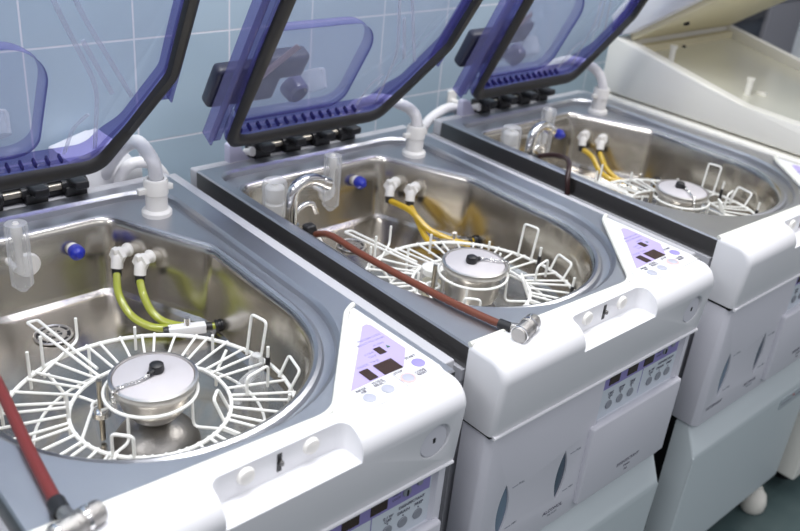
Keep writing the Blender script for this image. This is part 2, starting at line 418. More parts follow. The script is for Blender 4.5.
    # lower front panel
    bm = bmesh.new(); prism(bm, [(0, -.01), (.417, -.01), (.417, -.050), (.413, -.054), (.008, -.054), (0, -.046)], H - .315, H - .0985, .002)
    fp = finish(bm, 'front_panel', 'panel', root)
    cuts = []
    bm = bmesh.new(); prism(bm, [(.217, -.046), (.400, -.046), (.412, -.075), (.214, -.075)], H - .176, H - .09); cuts.append(finish(bm, 'cut', 'panel'))
    def lens(x, z0, z1, w):
        n = 14; L = [(x + w * (1 - (2 * k / n - 1) ** 2) * -.5, z0 + (z1 - z0) * k / n) for k in range(n + 1)]
        Rr = [(x + w * (1 - (2 * k / n - 1) ** 2) * .55, z1 + (z0 - z1) * k / n) for k in range(1, n)]
        return L + Rr
    SL = ((.0475, -.2745, -.1885), (.1600, -.2735, -.1905))
    for x, z0, z1 in SL:
        bm = bmesh.new(); prism(bm, lens(x, z0 + H, z1 + H, .0195), -.08, -.035, plane='xz'); cuts.append(finish(bm, 'cut', 'panel'))
    boolean(fp, cuts, bevel=.0012)
    for x, z0, z1 in SL:
        bm = bmesh.new(); box(bm, Z((x - .014, -.0512, z0 - .002)), Z((x + .014, -.034, z1 + .002))); finish(bm, 'level_window', 'slot2' if x < .1 else 'slot', fp)
        for zz, s in ((z1 - .010, 'FULL'), (z0 + .010, 'MIN')):
            bm = bmesh.new(); box(bm, Z((x + .012, -.0546, zz - .0006)), Z((x + .022, -.0538, zz + .0004))); finish(bm, 'level_mark', 'bdark', fp)
            text(s, .0050, 'bdark', fp, Z((x + .029, -.0542, zz)), up=(0, 0, 1))
    text('ALCOHOL', .0085, 'ink', fp, Z((.158, -.0542, -.2865)), up=(0, 0, 1)); text('70% EtOH', .0045, 'bdark', fp, Z((.158, -.0542, -.294)), up=(0, 0, 1))
    text('DETERGENT', .0085, 'ink', fp, Z((.044, -.0542, -.2865)), up=(0, 0, 1))
    # indicator panel
    fy = -.0475
    bm = bmesh.new(); box(bm, Z((.2205, fy, -.176)), Z((.402, fy + .004, -.097))); ip = finish(bm, 'indicator_panel', 'pale', root)
    N = (0, -1, 0); y0 = fy - .0001
    quad('violet_band', 'lilac2', ip, [Z((.2205, y0, -.1285)), Z((.398, y0, -.1285)), Z((.398, y0, -.098)), Z((.2205, y0, -.098))], N, .0003)
    for x in (.2370, .2770, .3145): quad('display', 'disp', ip, [Z((x, y0 - .0003, -.1245)), Z((x + .0225, y0 - .0003, -.1245)), Z((x + .0225, y0 - .0003, -.1040)), Z((x, y0 - .0003, -.1040))], N)
    quad('divider', 'lilac2', ip, [Z((.3165, y0, -.168)), Z((.3175, y0, -.168)), Z((.3175, y0, -.1285)), Z((.3165, y0, -.1285))], N, .0003)
    for x, s in ((.2470, 'CIRC\nON'), (.2713, 'TEMP\nSET'), (.2957, 'TIME\nSET'), (.3405, '0 / W\nOFF'), (.3624, 'DRAIN'), (.3842, 'PREP')):
        disc('button', 'bdark', ip, Z((x, y0, -.1580)), .0068, N, .0014)
        text(s, .0058, 'ink', ip, Z((x, y0 - .0004, -.1420 if '\n' in s else -.1430)), up=(0, 0, 1))
        disc('indicator_dot', 'ink', ip, Z((x, y0, -.1485)), .0010, N, .0004, 8)
    text('DISINFECTANT', .0055, 'ink', ip, Z((.3735, y0 - .0004, -.1355)), up=(0, 0, 1))
    disc('key_switch', 'bdark', ip, Z((.3640, y0 - .0003, -.1160)), .0058, N, .0016)
    bm = bmesh.new(); box(bm, Z((.3632, y0 - .003, -.1205)), Z((.3648, y0 - .001, -.1135))); finish(bm, 'key_slot', 'black', ip)
    text('HEAT', .0045, 'ink', ip, Z((.350, y0 - .0004, -.1130)), up=(0, 0, 1)); text('LOCK', .0045, 'ink', ip, Z((.350, y0 - .0004, -.1190)), up=(0, 0, 1))
    disc('reset_key', 'bdark', ip, Z((.3820, y0 - .0003, -.1125)), .0040, N, .0016, 12)
    # door
    bm = bmesh.new(); box(bm, Z((.2045, -.0615, -.302)), Z((.4115, -.050, -.1735)), .0035); dr = finish(bm, 'door', 'panel', root)
    text('DISINFECTANT', .0078, 'ink', dr, Z((.312, -.0617, -.2725)), up=(0, 0, 1)); text('DRAIN', .0048, 'ink', dr, Z((.312, -.0617, -.2815)), up=(0, 0, 1)); text('FILL', .0048, 'ink', dr, Z((.312, -.0617, -.2890)), up=(0, 0, 1))
    # cabinet
    bm = bmesh.new(); prism(bm, [(-.020, -.318), (-.044, -.318), (-.065, -.366), (-.066, -.372), (-.066, -.612), (-.062, -.62), (-.03, -.645), (-.020, -.645)], .002, .4215, plane='yz')
    for v in bm.verts: v.co.z += H
    bmesh.ops.bevel(bm, geom=[e for e in bm.edges if mid(e).y < -.03], offset=.005, segments=3, affect='EDGES', profile=.5)
    cb = finish(bm, 'cabinet', 'cab', root)
    bm = bmesh.new(); box(bm, Z((.02, -.019, -.640)), Z((.40, .585, -.30))); finish(bm, 'void_shade_body', 'dark', root)  # black box imitating the shaded hollow behind the cabinet shell
    for x in (.04, .392):
        for y in (-.050, .52):
            bm = bmesh.new(); lathe(bm, [(.020, 0), (.0255, .008), (.0260, .024), (.022, .040), (.014, .050), (.010, .058)], 24, (x, y, 0)); finish(bm, 'foot', 'foot', root)
    # hinge
    bm = bmesh.new(); tube(bm, [Z((.10, .588, .012)), Z((.31, .588, .012))], .005, 12); finish(bm, 'hinge_rod', 'rod', root)
    for x in (.105, .165, .225, .280):
        bm = bmesh.new(); box(bm, Z((x, .577, -.004)), Z((x + .030, .600, .012)), .002); box(bm, Z((x + .005, .556, .014)), Z((x + .025, .594, .026)), .003); tube(bm, [Z((x - .003, .588, .012)), Z((x + .033, .588, .012))], .0085, 14)
        finish(bm, 'hinge', 'hinge', root)
    bm = bmesh.new(); box(bm, Z((.10, .590, -.004)), Z((.315, .602, .022)), .003); finish(bm, 'hinge_cover', 'hinge', root)
    bm = bmesh.new(); prism(bm, [(.062, -.006), (.110, -.006), (.095, .0), (.086, .010), (.082, .024), (.070, .027), (.062, .025)], .584, .600, .002, plane='xz')
    for v in bm.verts: v.co.z += H
    finish(bm, 'hinge_bracket', 'bracket', root)
    bm = bmesh.new(); lathe(bm, [(.0055, 0), (.0055, .010), (.0075, .011), (.0075, .016), (0, .016)], 18, Z((.094, .590, .008)), (.4, -1, .3)); finish(bm, 'hinge_screw', 'wplug', root)
    # blue plug, white plug disc
    bm = bmesh.new(); lathe(bm, [(.0085, 0), (.0085, .012)], 20, Z((.2512, .5045, -.040)), (0, -1, 0)); finish(bm, 'port', 'wplug', root)
    bm = bmesh.new(); lathe(bm, [(.0098, 0), (.0105, .003), (.0100, .010), (.006, .0135), (.0045, .017), (0, .018)], 20, Z((.2512, .4940, -.040)), (0, -1, 0)); finish(bm, 'plug', 'blue', root)
    bm = bmesh.new(); lathe(bm, [(.0165, 0), (.0165, .004), (.015, .006), (0, .006)], 28, Z((.191, .502, -.047)), (0, -1, 0)); finish(bm, 'plug', 'wplug', root)
    # clear level tube
    bm = bmesh.new(); lathe(bm, [(.005, 0), (.0135, .010), (.0140, .088), (.0130, .092), (0, .092)], 24, Z((.170, .462, -.060))); tb = finish(bm, 'level_tube', 'clear', root)
    bm = bmesh.new(); lathe(bm, [(.0045, 0), (.0045, .045), (.007, .05), (.0065, .064), (.003, .07)], 16, Z((.170, .462, -.036))); finish(bm, 'float', 'wplug', tb)
    bm = bmesh.new(); tube(bm, [Z((.168, .470, -.035)), Z((.168, .505, -.035))], .004, 10); finish(bm, 'tube_holder', 'wplug', tb)
    # gooseneck filler
    bm = bmesh.new(); p = smooth_path([Z((.050, .400, -.112)), Z((.050, .400, -.04)), Z((.0502, .400, .006)), Z((.0555, .4005, .024)), Z((.072, .403, .031)), Z((.095, .408, .027)), Z((.124, .414, .012))], 6)
    tube(bm, p, .0088, 16); fa = finish(bm, 'filler_spout', 'chrome', root)
    bm = bmesh.new(); tube(bm, smooth_path([Z((.050, .399, -.028)), Z((.058, .399, -.012)), Z((.072, .400, -.005)), Z((.088, .402, -.008)), Z((.097, .403, -.024))], 6), .0040, 12); finish(bm, 'small_spout', 'chrome', fa)
    bm = bmesh.new(); lathe(bm, [(.0112, 0), (.0112, .012), (.0098, .014), (.0098, .018), (.0112, .02), (.0112, .028)], 20, Z((.050, .400, -.058))); finish(bm, 'spout_collar', 'chrome', fa)
    bm = bmesh.new(); lathe(bm, [(.0098, 0), (.0098, .016)], 20, Z((.110, .4112, .0192)), (.029, .006, -.015)); finish(bm, 'spout_tip', 'chrome', fa)
    # float bottle
    bm = bmesh.new(); lathe(bm, [(.0175, 0), (.0185, .004), (.0185, .050), (.0160, .056), (.006, .059), (0, .059)], 28, Z((.0565, .452, -.038))); fb = finish(bm, 'float_bottle', 'clear', root)
    bm = bmesh.new(); lathe(bm, [(.016, 0), (.016, .018), (.012, .020), (.012, .024), (.0145, .025), (.0145, .042), (.012, .045), (.005, .046), (.005, .052), (0, .053)], 24, Z((.0565, .452, -.036))); finish(bm, 'float', 'wplug', fb)
    bm = bmesh.new(); tube(bm, [Z((.0565, .452, -.112)), Z((.0565, .452, -.036))], .008, 12); finish(bm, 'bottle_post', 'bowl', fb)
    # lid
    lid = make_lid(root)
    return root, lid

YH, ZH = .542, .026
def make_lid(root):
    def L(x, y, n): return (x, y - YH, n)           # n is upward when closed; hinge at the origin
    cen = (.195, .27); angs = [2 * PI * k / 200 for k in range(200)]
    rg = ray_loop(LID_G, cen, angs)
    def ring(bm, d, n):
        out = []
        for r, t in zip(rg, angs):
            k = min(1, max(0, (cen[1] + r * math.sin(t) - .43) / .06)); k = k * k * (3 - 2 * k)      # deeper beside the hinge
            dd = d * (.62 + .55 * k) if d > .0065 else d; nn = n * (.55 + .35 * k) if n > 0 else n
            out.append(bm.verts.new(L(cen[0] + (r - dd) * math.cos(t), cen[1] + (r - dd) * math.sin(t), nn)))
        return out
    def skin(bm, rings, mis):
        for A, B, mi in zip(rings, rings[1:], mis):
            for k in range(len(A)): bm.faces.new((A[k], A[(k + 1) % len(A)], B[(k + 1) % len(A)], B[k])).material_index = mi
    bm = bmesh.new()
    r = [ring(bm, d, n) for d, n in ((-.012, .004), (-.010, .0), (.006, .0), (.009, .004), (.010, .011), (.013, .020), (.018, .024))]
    skin(bm, r, (1, 1, 0, 1, 0, 0))
    lid = finish(bm, 'lid', ['lidwall', 'liddeep'], root, loc=Z((0, YH, ZH)), normals=True)
    bm = bmesh.new(); r = [ring(bm, d, n) for d, n in ((-.012, .004), (-.009, .015), (.002, .026), (.014, .029))]; skin(bm, r, (0, 0, 0)); finish(bm, 'outer_shell', 'lidflange', lid)
    bm = bmesh.new(); a = ring(bm, .018, .024); bm.faces.new(a); finish(bm, 'window', 'lidpanel', lid, smooth=False)
    # pale flattened strips along the window
    for pts in ([(.200, .19), (.226, .25), (.291, .376), (.303, .485)], [(.225, .19), (.250, .252), (.340, .400)], [(.262, .30), (.312, .39)], [(.262, .485), (.268, .44), (.285, .42)]):
        bm = bmesh.new(); tube(bm, bend_path([L(x, y, .0125) for x, y in pts], .03, 4), .0030, 6, flat=.4); finish(bm, 'window_strip', 'windowstrip', lid)
    # gasket
    bm = bmesh.new(); N = 200
    prof = [(-.0115, -.001), (-.011, -.006), (-.005, -.0095), (.005, -.0095), (.0098, -.006), (.0105, -.001)]
    rr = [ring(bm, d, n) for d, n in prof]; skin(bm, rr + [rr[0]], [0] * len(prof)); finish(bm, 'gasket', 'gasket', lid, angle=60)
    # side flanges
    for x0, x1, ye in ((-.003, .016, .510), (.379, .394, .412)):
        bm = bmesh.new(); box(bm, L(x0, .05, .010), L(x1, ye, .014), .001); xo = x0 if x0 < 0 else x1
        box(bm, L(xo - .0012, .05, .004), L(xo + .0012, ye, .030)); box(bm, L((x0 + x1) / 2 - .001, .05, .012), L((x0 + x1) / 2 + .001, ye, .024)); finish(bm, 'side_flange', 'lidflange', lid)
    # dome over the spouts
    bm = bmesh.new(); pl = rounded([(.030, .480, .02), (.229, .480, .03), (.229, .303, .060), (.030, .303, .02)], 10)
    c0 = (.13, .385)
    def sc(s, n, d): return [bm.verts.new(L(c0[0] + (x - c0[0]) * s, c0[1] + (y - c0[1]) * s, n)) for x, y in pl]
    r = [sc(1, .0135, 0), sc(.985, .016, 0), sc(.98, .026, 0), sc(.955, .032, 0)]
    skin(bm, r, (1, 0, 0)); f = bm.faces.new(r[-1]); f.material_index = 2; finish(bm, 'dome', ['lidwall', 'liddeep', 'lidclear'], lid)
    # row of short ribs along the hinge side
    for k in range(14):
        x = .040 + k * .0165
        bm = bmesh.new(); box(bm, L(x, .486, .003), L(x + .0026, .4925, .0150)); finish(bm, 'rib', 'liddeep', lid)
    # latch housing on the outside
    bm = bmesh.new(); box(bm, L(-.006, .396, .036), L(.108, .470, .060), .008); box(bm, L(.065, .384, .036), L(.146, .428, .062), .007); finish(bm, 'steam_box', 'housing', lid)
    bm = bmesh.new(); lathe(bm, [(.020, 0), (.021, .006), (.019, .020), (.015, .024), (.0145, .004)], 28, L(.152, .466, .058), (.1, .0, -1), cap=False); finish(bm, 'port_ring', 'violet', lid)
    bm = bmesh.new(); lathe(bm, [(.0140, 0), (.0140, .004), (0, .004)], 24, L(.152, .466, .054), (.1, .0, -1)); finish(bm, 'port', 'black', lid)
    bm = bmesh.new(); tube(bm, smooth_path([L(.058, .415, .032), L(.080, .385, .031), L(.106, .354, .031)], 6), .0075, 10, flat=.25); finish(bm, 'strap', 'strap', lid)
    bm = bmesh.new(); lathe(bm, [(.018, 0), (.022, .026), (.020, .030), (0, .030)], 28, L(.185, .462, .036), (0, -.6, 1)); finish(bm, 'clear_cap', 'clear', lid)
    return lid

washer, lid0 = make_washer()
washers = [washer]
labels = ['', 'middle endoscope washer, rust hose draped over its sink and yellow tubes inside', 'far endoscope washer, next to the cream machine, dark hose hanging over its rim']
for k in (1, 2):
    c = copy_tree(washer); c['label'] = labels[k]; washers.append(c)
for k, w in enumerate(washers):
    w.location = OFF[k]; w['group'] = 'endoscope washers in a row'
    for ch in [o for o in bpy.data.objects if o.parent == w and o.name.startswith('lid')]: ch.rotation_euler = (-math.radians((63, 59.4, 64.2)[k]), 0, 0)

cbx = [o for o in bpy.data.objects if o.parent == washers[2] and o.name.startswith('cabinet')][0]
bm = bmesh.new(); prism(bm, rounded([(.300, -.402, .004), (.415, -.402, .004), (.415, -.378, .004), (.300, -.378, .004)], 4), -.0668, -.0655, plane='xz')
for v in bm.verts: v.co.z += H
finish(bm, 'badge', 'badge', cbx)
disc('badge_mark', 'redm', cbx, Z((.352, -.0667, -.3865)), .0035, (0, -1, 0), .0004, 12)
for x0, x1 in ((.306, .344), (.360, .409)):
    bm = bmesh.new(); box(bm, Z((x0, -.0672, -.3925)), Z((x1, -.0664, -.3885))); finish(bm, 'badge_line', 'bdark', cbx)

# ------------------------------------------------------------------ basket
BC = (.1935, .1692)
def make_basket():
    root = thing('wire_basket', 'round white wire basket in the nearest sink', 'basket')
    zb = .1055                                            # basket frame: z=0 is the basin floor (rim at +.1115)
    def P(r, a, z): return (r * math.cos(math.radians(a)), r * math.sin(math.radians(a)), z + zb)
    def ringpart(r, z, w, name):
        bm = bmesh.new(); tube(bm, [P(r, a, z) for a in range(0, 360, 5)], w, 8, closed=True); finish(bm, name, 'wire', root)
    ringpart(.152, -.066, .0024, 'outer_ring'); ringpart(.082, -.058, .0022, 'inner_ring'); ringpart(.0475, -.036, .0018, 'cup_ring'); ringpart(.118, -.0855, .0017, 'lower_ring')
    bm = bmesh.new(); tube(bm, bend_path([P(.080, 0, -.0570), P(.153, 0, -.0650)], .006, 3), .0016, 8); sp = finish(bm, 'spoke', 'wire', root)
    bm = bmesh.new(); tube(bm, bend_path([P(.080, 0, -.0570), P(.155, 0, -.0652)], .004, 3), .0016, 8); sp2 = finish(bm, 'spoke', 'wire', root)
    sp.rotation_euler.z = math.radians(4); sp2.rotation_euler.z = math.radians(12)
    k = 0
    for a in range(20, 356, 8):
        if 94 <= a <= 106: continue
        c = (sp, sp2)[k % 2].copy(); COL.objects.link(c); c.rotation_euler.z = math.radians(a + (k % 3 - 1) * 1.3); k += 1
    for a in (40, 130, 215, 300):                          # struts from the cup ring
        bm = bmesh.new(); tube(bm, bend_path([P(.048, a, -.036), P(.049, a, -.068), P(.082, a, -.060), P(.10, a, -.062)], .008, 4), .0017, 8); finish(bm, 'strut', 'wire', root)
    for a in (25, 115, 205, 295):                          # legs
        bm = bmesh.new(); tube(bm, bend_path([P(.140, a, -.066), P(.118, a, -.0855), P(.118, a, -.1040)], .006, 4), .0019, 8); finish(bm, 'leg', 'wire', root)
    def loop(r, a0, a1, z0, z1, lean=.0, name='hook'):
        bm = bmesh.new(); tube(bm, bend_path([P(r, a0, z0), P(r + lean, a0, z1), P(r + lean, a1, z1), P(r, a1, z0)], .005, 4), .0018, 8); finish(bm, name, 'wire', root)
    loop(.146, 6, 15, -.066, -.014, .008); loop(.082, -144, -129, -.058, -.032); loop(.080, -52, -36, -.060, -.034, -.012); loop(.148, -20, -8, -.066, -.040, .012)
    bm = bmesh.new(); tube(bm, bend_path([P(.10, -22, -.058), P(.10, -22, -.036), P(.128, -14, -.036), P(.128, -14, -.064)], .006, 4), .0018, 8); finish(bm, 'hook', 'wire', root)
    for r, a, z1 in ((.148, 122, -.030), (.150, 113, -.024), (.082, 160, -.026), (.149, 147, -.038), (.130, 186, -.040), (.115, 98, -.040), (.142, 70, -.046), (.142, 33, -.052)):
        bm = bmesh.new(); tube(bm, [P(r, a, -.078), P(r, a, z1)], .0018, 8); finish(bm, 'post', 'wire', root)
    for r, a in ((.145, 0), (.143, -38)):
        bm = bmesh.new(); tube(bm, [P(r, a, -.066), P(r, a, -.036)], .0019, 8); pt = finish(bm, 'post', 'wire', root)
        bm = bmesh.new(); tube(bm, [P(r, a, -.070), P(r, a, -.050)], .0029, 8); finish(bm, 'black_sleeve', 'black', pt)
    # long hook reaching to the back left
    bm = bmesh.new(); tube(bm, bend_path([P(.079, 105, -.057), P(.234, 100, -.060), P(.231, 97, -.060), P(.095, 100, -.057)], .003, 3), .0018, 8); finish(bm, 'long_hook', 'wire', root)
    bm = bmesh.new(); tube(bm, bend_path([P(.163, 93, -.030), P(.163, 93, -.060), P(.142, 118, -.064)], .008, 4), .0018, 8); finish(bm, 'hook', 'wire', root)
    # steel peg with its ring
    bm = bmesh.new(); x, y = .153 - BC[0], .203 - BC[1]
    tube(bm, [(x, y, .001), (x, y, zb - .028)], .0030, 12); pg = finish(bm, 'peg', 'rod', root)
    bm = bmesh.new(); lathe(bm, [(.010, 0), (.010, .006), (.006, .008)], 20, (x, y, zb - .072)); finish(bm, 'peg_nut', 'chrome', pg)
    bm = bmesh.new(); tube(bm, [(x + .009 * math.cos(a * PI / 8), y + .009 * math.sin(a * PI / 8), zb - .060) for a in range(-5, 9)] + [(-.085, -.015, zb - .060)], .0018, 8); finish(bm, 'peg_loop', 'wire', pg)
    return root
bk = make_basket(); bks = [bk]
for lab in ('round white wire basket in the middle sink', 'round white wire basket in the far sink beside the cream machine'):
    c = copy_tree(bk); c['label'] = lab; bks.append(c)
for k, b in enumerate(bks): b.location = off(k, (BC[0] - .005, BC[1] - .003, H - .1115)); b['group'] = 'wire baskets in the sinks'

# ------------------------------------------------------------------ strainer cup
def make_cup(deep):
    root = thing('strainer_cup', 'round steel cup with black knob and chain in the nearest basket', 'cup')
    t = .0855                                              # lid height above base; base sits on the dome
    zz = .020
    bm = bmesh.new(); lathe(bm, [(.011, .029), (.016, .030), (.026, .036), (.034, .046), (.0375, .056), (.039, .064), (.0405, .070), (.0455, .072), (.0475, .078), (.0470, .082), (.0440, .0830), (.0430, .080), (.040, .078), (0, .078)], 48); bo = finish(bm, 'bowl', 'bowl', root)
    if deep:
        bpy.data.objects.remove(bo, do_unlink=True); bm = bmesh.new(); lathe(bm, [(.030, .029), (.036, .031), (.0385, .036), (.039, .066), (.0405, .070), (.0455, .072), (.0475, .078), (.0470, .082), (.0440, .0830), (.0430, .080), (.040, .078), (0, .078)], 48); finish(bm, 'bowl', 'bowl', root)
    bm = bmesh.new(); lathe(bm, [(.0425, 0), (.0425, .0018), (.041, .0028), (0, .0040)], 48, (0, 0, .0795)); finish(bm, 'cover', 'mesh', root)
    bm = bmesh.new(); lathe(bm, [(.0075, 0), (.0085, .003), (.0075, .009), (.004, .011), (0, .011)], 20, (.006, .004, .083)); tube(bm, [(.004, .002, .088), (-.006, -.002, .087)], .0032, 10); finish(bm, 'knob', 'black', root)
    bm = bmesh.new(); pts = smooth_path([(-.004, -.002, .0865), (-.018, -.004, .0850), (-.034, -.003, .0848), (-.0465, -.004, .084), (-.0490, -.006, .072), (-.0475, -.008, .060)], 5)
    for i in range(len(pts) - 1):
        a, b = pts[i], pts[i + 1]; d = (b - a); L_ = d.length * .72; d.normalize(); s = d.cross(Vector((0, 0, 1)) if i % 2 else Vector((0, 1, .3))).normalized(); m_ = (a + b) / 2
        tube(bm, [m_ + d * L_ * math.cos(q * PI / 5) + s * .0018 * math.sin(q * PI / 5) for q in range(10)], .0008, 5, closed=True)
    finish(bm, 'chain', 'chrome', root)
    return root
cp = make_cup(False); cps = [cp]; cd = None
for lab in ('round steel cup with black knob in the middle basket', 'round steel cup with black knob in the far basket'):
    c = make_cup(True) if cd is None else copy_tree(cd); cd = cd or c; c['label'] = lab; cps.append(c)
for k, b in enumerate(cps): b.location = off(k, (BC[0], BC[1], H - .1105)); b['group'] = 'steel cups in the baskets'
for c in cps: c.scale = (.965, .965, 1)
cps[1].rotation_euler.z = 2.4; cps[2].rotation_euler.z = .9

# ------------------------------------------------------------------ connecting tubes
def make_tubes(k, tubemat, p1, p2, tee, label):
    root = thing('connecting_tubes', label, 'tubes', off(k, (.30, .38, H - .11)), 'coloured tube pairs in the sinks')
    q = Vector((.30, .38, -.11))
    def V(p): return Vector(p) - q
    for j, pth in ((Vector((.3175, .472, -.045)), p1), (Vector((.3340, .4395, -.045)), p2)):
        d = Vector((-.90, -.42, 0)).normalized(); a = j + d * -.004; e = j + d * .025
        bm = bmesh.new(); lathe(bm, [(.0095, 0), (.0095, .010), (.0075, .012), (.0075, .024)], 18, V(a), d); s_ = e + Vector((0, 0, .0))
        tube(bm, bend_path([V(j + d * .012), V(e), V(e + Vector((-.004, -.004, -.016)))], .006, 4), .0080, 12); lathe(bm, [(.0120, 0), (.0120, .007)], 6, V(e - d * .004), d)
        box(bm, V(e + Vector((-.006, -.004, .003))), V(e + Vector((.006, .004, .011))), .001)
        el = finish(bm, 'elbow', 'wplug', root)
        c = e + Vector((-.004, -.004, -.014))
        bm = bmesh.new(); tube(bm, [V(c), V(c + Vector((-.002, -.003, -.012)))], .0066, 14); finish(bm, 'collar', 'black', el)
        bm = bmesh.new(); tube(bm, smooth_path([V(c + Vector((-.002, -.003, -.008)))] + [V(p) for p in pth] , 8), .0052, 12); finish(bm, 'tube', tubemat, root)
    return root, V
p1 = [(.2745, .420, -.078), (.2765, .392, -.096), (.289, .366, -.1035), (.306, .351, -.1045), (.318, .340, -.1030)]
p2 = [(.2985, .400, -.075), (.300, .384, -.092), (.306, .368, -.101), (.316, .352, -.103), (.322, .341, -.1010)]
for k in range(3):
    if k == 0: a, b, tm, lab = p1, p2, 'lime', 'pair of lime green tubes joined to a white tee in the nearest sink'
    elif k == 1:
        a = [(.296, .410, -.070), (.302, .370, -.088), (.318, .335, -.096), (.336, .305, -.098)]; b = [(.305, .405, -.080), (.297, .365, -.1035), (.305, .345, -.1045), (.322, .330, -.1040)]; tm = 'yellow'; lab = 'pair of amber yellow tubes crossing each other in the middle sink'
    else:
        a = [(.292, .430, -.075), (.285, .400, -.095), (.29, .37, -.1040), (.318, .345, -.1040)]; b = [(.300, .415, -.070), (.296, .392, -.09), (.303, .362, -.1045), (.322, .341, -.1040)]; tm = 'yellow'; lab = 'pair of short yellow tubes on the back wall of the far sink'
    root, V = make_tubes(k, tm, a, b, None, lab)
    bm = bmesh.new(); c0, c1 = Vector((.300, .338, -.1000)), Vector((.344, .3215, -.1000))
    if k == 0: pass
    d = (c1 - c0).normalized(); s = Vector((-d.y, d.x, 0))
    poly = [c0 - s * .006, c1 - s * .006, c1 + s * .006, c0 + s * .006]
    prism(bm, [V(p)[:2] for p in poly], V(c0).z - .006, V(c0).z + .006, .001); tee = finish(bm, 'tee_block', 'card' if k == 0 else 'bowl', root)
    for a_, r_, m_ in ((c0 - d * .006, .0062, 'black'), (c1 - d * .001, .0058, 'black')):
        bm = bmesh.new(); tube(bm, [V(a_), V(a_ + d * .009)], r_, 12); finish(bm, 'collar', m_, tee)
    bm = bmesh.new(); tube(bm, [V((c0 + c1) / 2 + Vector((0, 0, .004))), V((c0 + c1) / 2 + Vector((0, 0, .017)))], .0042, 12); finish(bm, 'tee_stem', 'chrome', tee)
    bm = bmesh.new(); tube(bm, [V(c1 + d * .006), V(c1 + d * .014)], .0046, 12); finish(bm, 'tube', tm, tee)
    bm = bmesh.new(); e0 = c1 + d * .012
    lathe(bm, [(.0075, 0), (.0085, .003), (.0065, .004), (.0065, .007), (.0085, .008), (.0085, .012), (.0055, .013), (.0055, .018), (.0095, .019), (.0095, .023), (.006, .026)], 18, V(e0), d + Vector((0, 0, .12))); finish(bm, 'end_plug', 'black', tee)

# ------------------------------------------------------------------ leak test hoses
def hose(k, pts, r, m, label, end=None, head=None):
    base = Vector(off(k, Vector(pts[0]) + Vector((0, 0, H))))
    root = thing('leak_test_hose', label, 'hose', base, 'leak test hoses across the sink rims')
    V = lambda p: Vector(p) - Vector(pts[0])
    bm = bmesh.new(); tube(bm, smooth_path([V(p) for p in pts], 8), r, 14); finish(bm, 'hose', m, root)
    if head:
        bm = bmesh.new(); q_ = V(head[0]); box(bm, q_ + Vector((-.0085, -.024, -.020)), q_ + Vector((.0085, -.008, .014)), .004); lathe(bm, [(.0075, 0), (.0075, .014)], 16, q_ + Vector((0, -.012, .004)), head[1]); finish(bm, 'plug', 'black', root)
        bm = bmesh.new(); tube(bm, [V(head[2]), V(head[3])], .0035, 10); finish(bm, 'tail', 'wplug', root)
    if end:
        p, d = Vector(end[0]), Vector(end[1]).normalized(); u = (Vector(pts[-1]) - Vector(pts[-2])).normalized()
        bm = bmesh.new(); tube(bm, [V(Vector(pts[-1]) - u * .010), V(Vector(pts[-1]) + u * .006)], r * 1.35, 14); finish(bm, 'collar', 'black', root)
        bm = bmesh.new(); lathe(bm, [(.0085, -.020), (.0098, -.018), (.0098, -.001), (.0088, 0), (.0088, .004), (.0098, .005), (.0098, .020), (.0085, .0225)], 24, V(p), d)
        tube(bm, [V(Vector(pts[-1]) - u * .0), V(p)], r * 1.15, 12); cn = finish(bm, 'connector', 'chrome2', root)
        bm = bmesh.new(); lathe(bm, [(.0106, .006), (.0106, .0095)], 24, V(p), d); lathe(bm, [(.0104, -.018), (.0104, -.0155)], 24, V(p), d)
        tube(bm, [V(p + d * .010), V(p + d * .010 + Vector((0, 0, .0135)))], .0013, 8); finish(bm, 'connector_ring', 'chrome', cn)
    return root
hose(0, [(.058, .36, -.012), (.056, .27, .006), (.0475, .184, .008), (.036, .087, .0065), (.0285, .012, .0065), (.0278, .003, .0068)], .0054, 'red', 'maroon hose with metal connector lying over the nearest sink at the left edge', ((.0285, -.0255, .0125), (1, .18, 0)))
hose(1, [(.0500, .3410, -.022), (.0420, .300, -.004), (.0355, .235, .0015), (.0350, .16, .0045), (.0410, .075, .0062), (.0510, .015, .0062), (.0560, -.008, .0072)], .0046, 'orange', 'rust brown hose with metal connector draped over the middle sink', ((.0635, -.0285, .0125), (1, .30, 0)), ((.054, .378, -.030), (-.1, -1, .12), (.060, .352, -.030), (.070, .336, -.062)))
hose(2, [(.050, .378, -.012), (.055, .352, -.002), (.050, .322, .004), (.028, .296, .0085), (.008, .280, .0080), (-.0075, .268, -.004), (-.0085, .262, -.030)], .0044, 'maroon', 'dark maroon hose hanging over the left rim of the far washer', None, ((.044, .400, -.024), (.2, -1, .25), (.056, .378, -.028), (.070, .360, -.040)))

# ------------------------------------------------------------------ vent cap with hose on each washer
def vent(k, path, label, m='vhose'):
    base = off(k, (.3683, .4894, H - .0125))
    root = thing('vent_hose', label, 'hose', base, 'white vent hoses at the back of the washers')
    bm = bmesh.new(); lathe(bm, [(.0205, 0), (.0205, .006), (.019, .008), (.0150, .0095), (.0150, .030), (.0165, .032), (.0165, .050), (.0150, .053), (.0115, .053), (.0115, .047)], 28)
    cap = finish(bm, 'cap', 'wplug', root)
    bm = bmesh.new(); box(bm, (-.027, -.004, .034), (-.014, .004, .042), .001); finish(bm, 'cap_lug', 'wplug', cap)
    bm = bmesh.new(); box(bm, (.014, -.004, .034), (.024, .004, .042), .001); finish(bm, 'cap_lug', 'wplug', cap)
    bm = bmesh.new(); q = Vector((.3683, .4894, -.0125)); pp = smooth_path([Vector(p) - q for p in path], 8)
    rs = [.0092 + (.0006 if i % 2 else 0) for i in range(len(pp))]
    tube(bm, pp, rs, 16); finish(bm, 'hose', m, root)
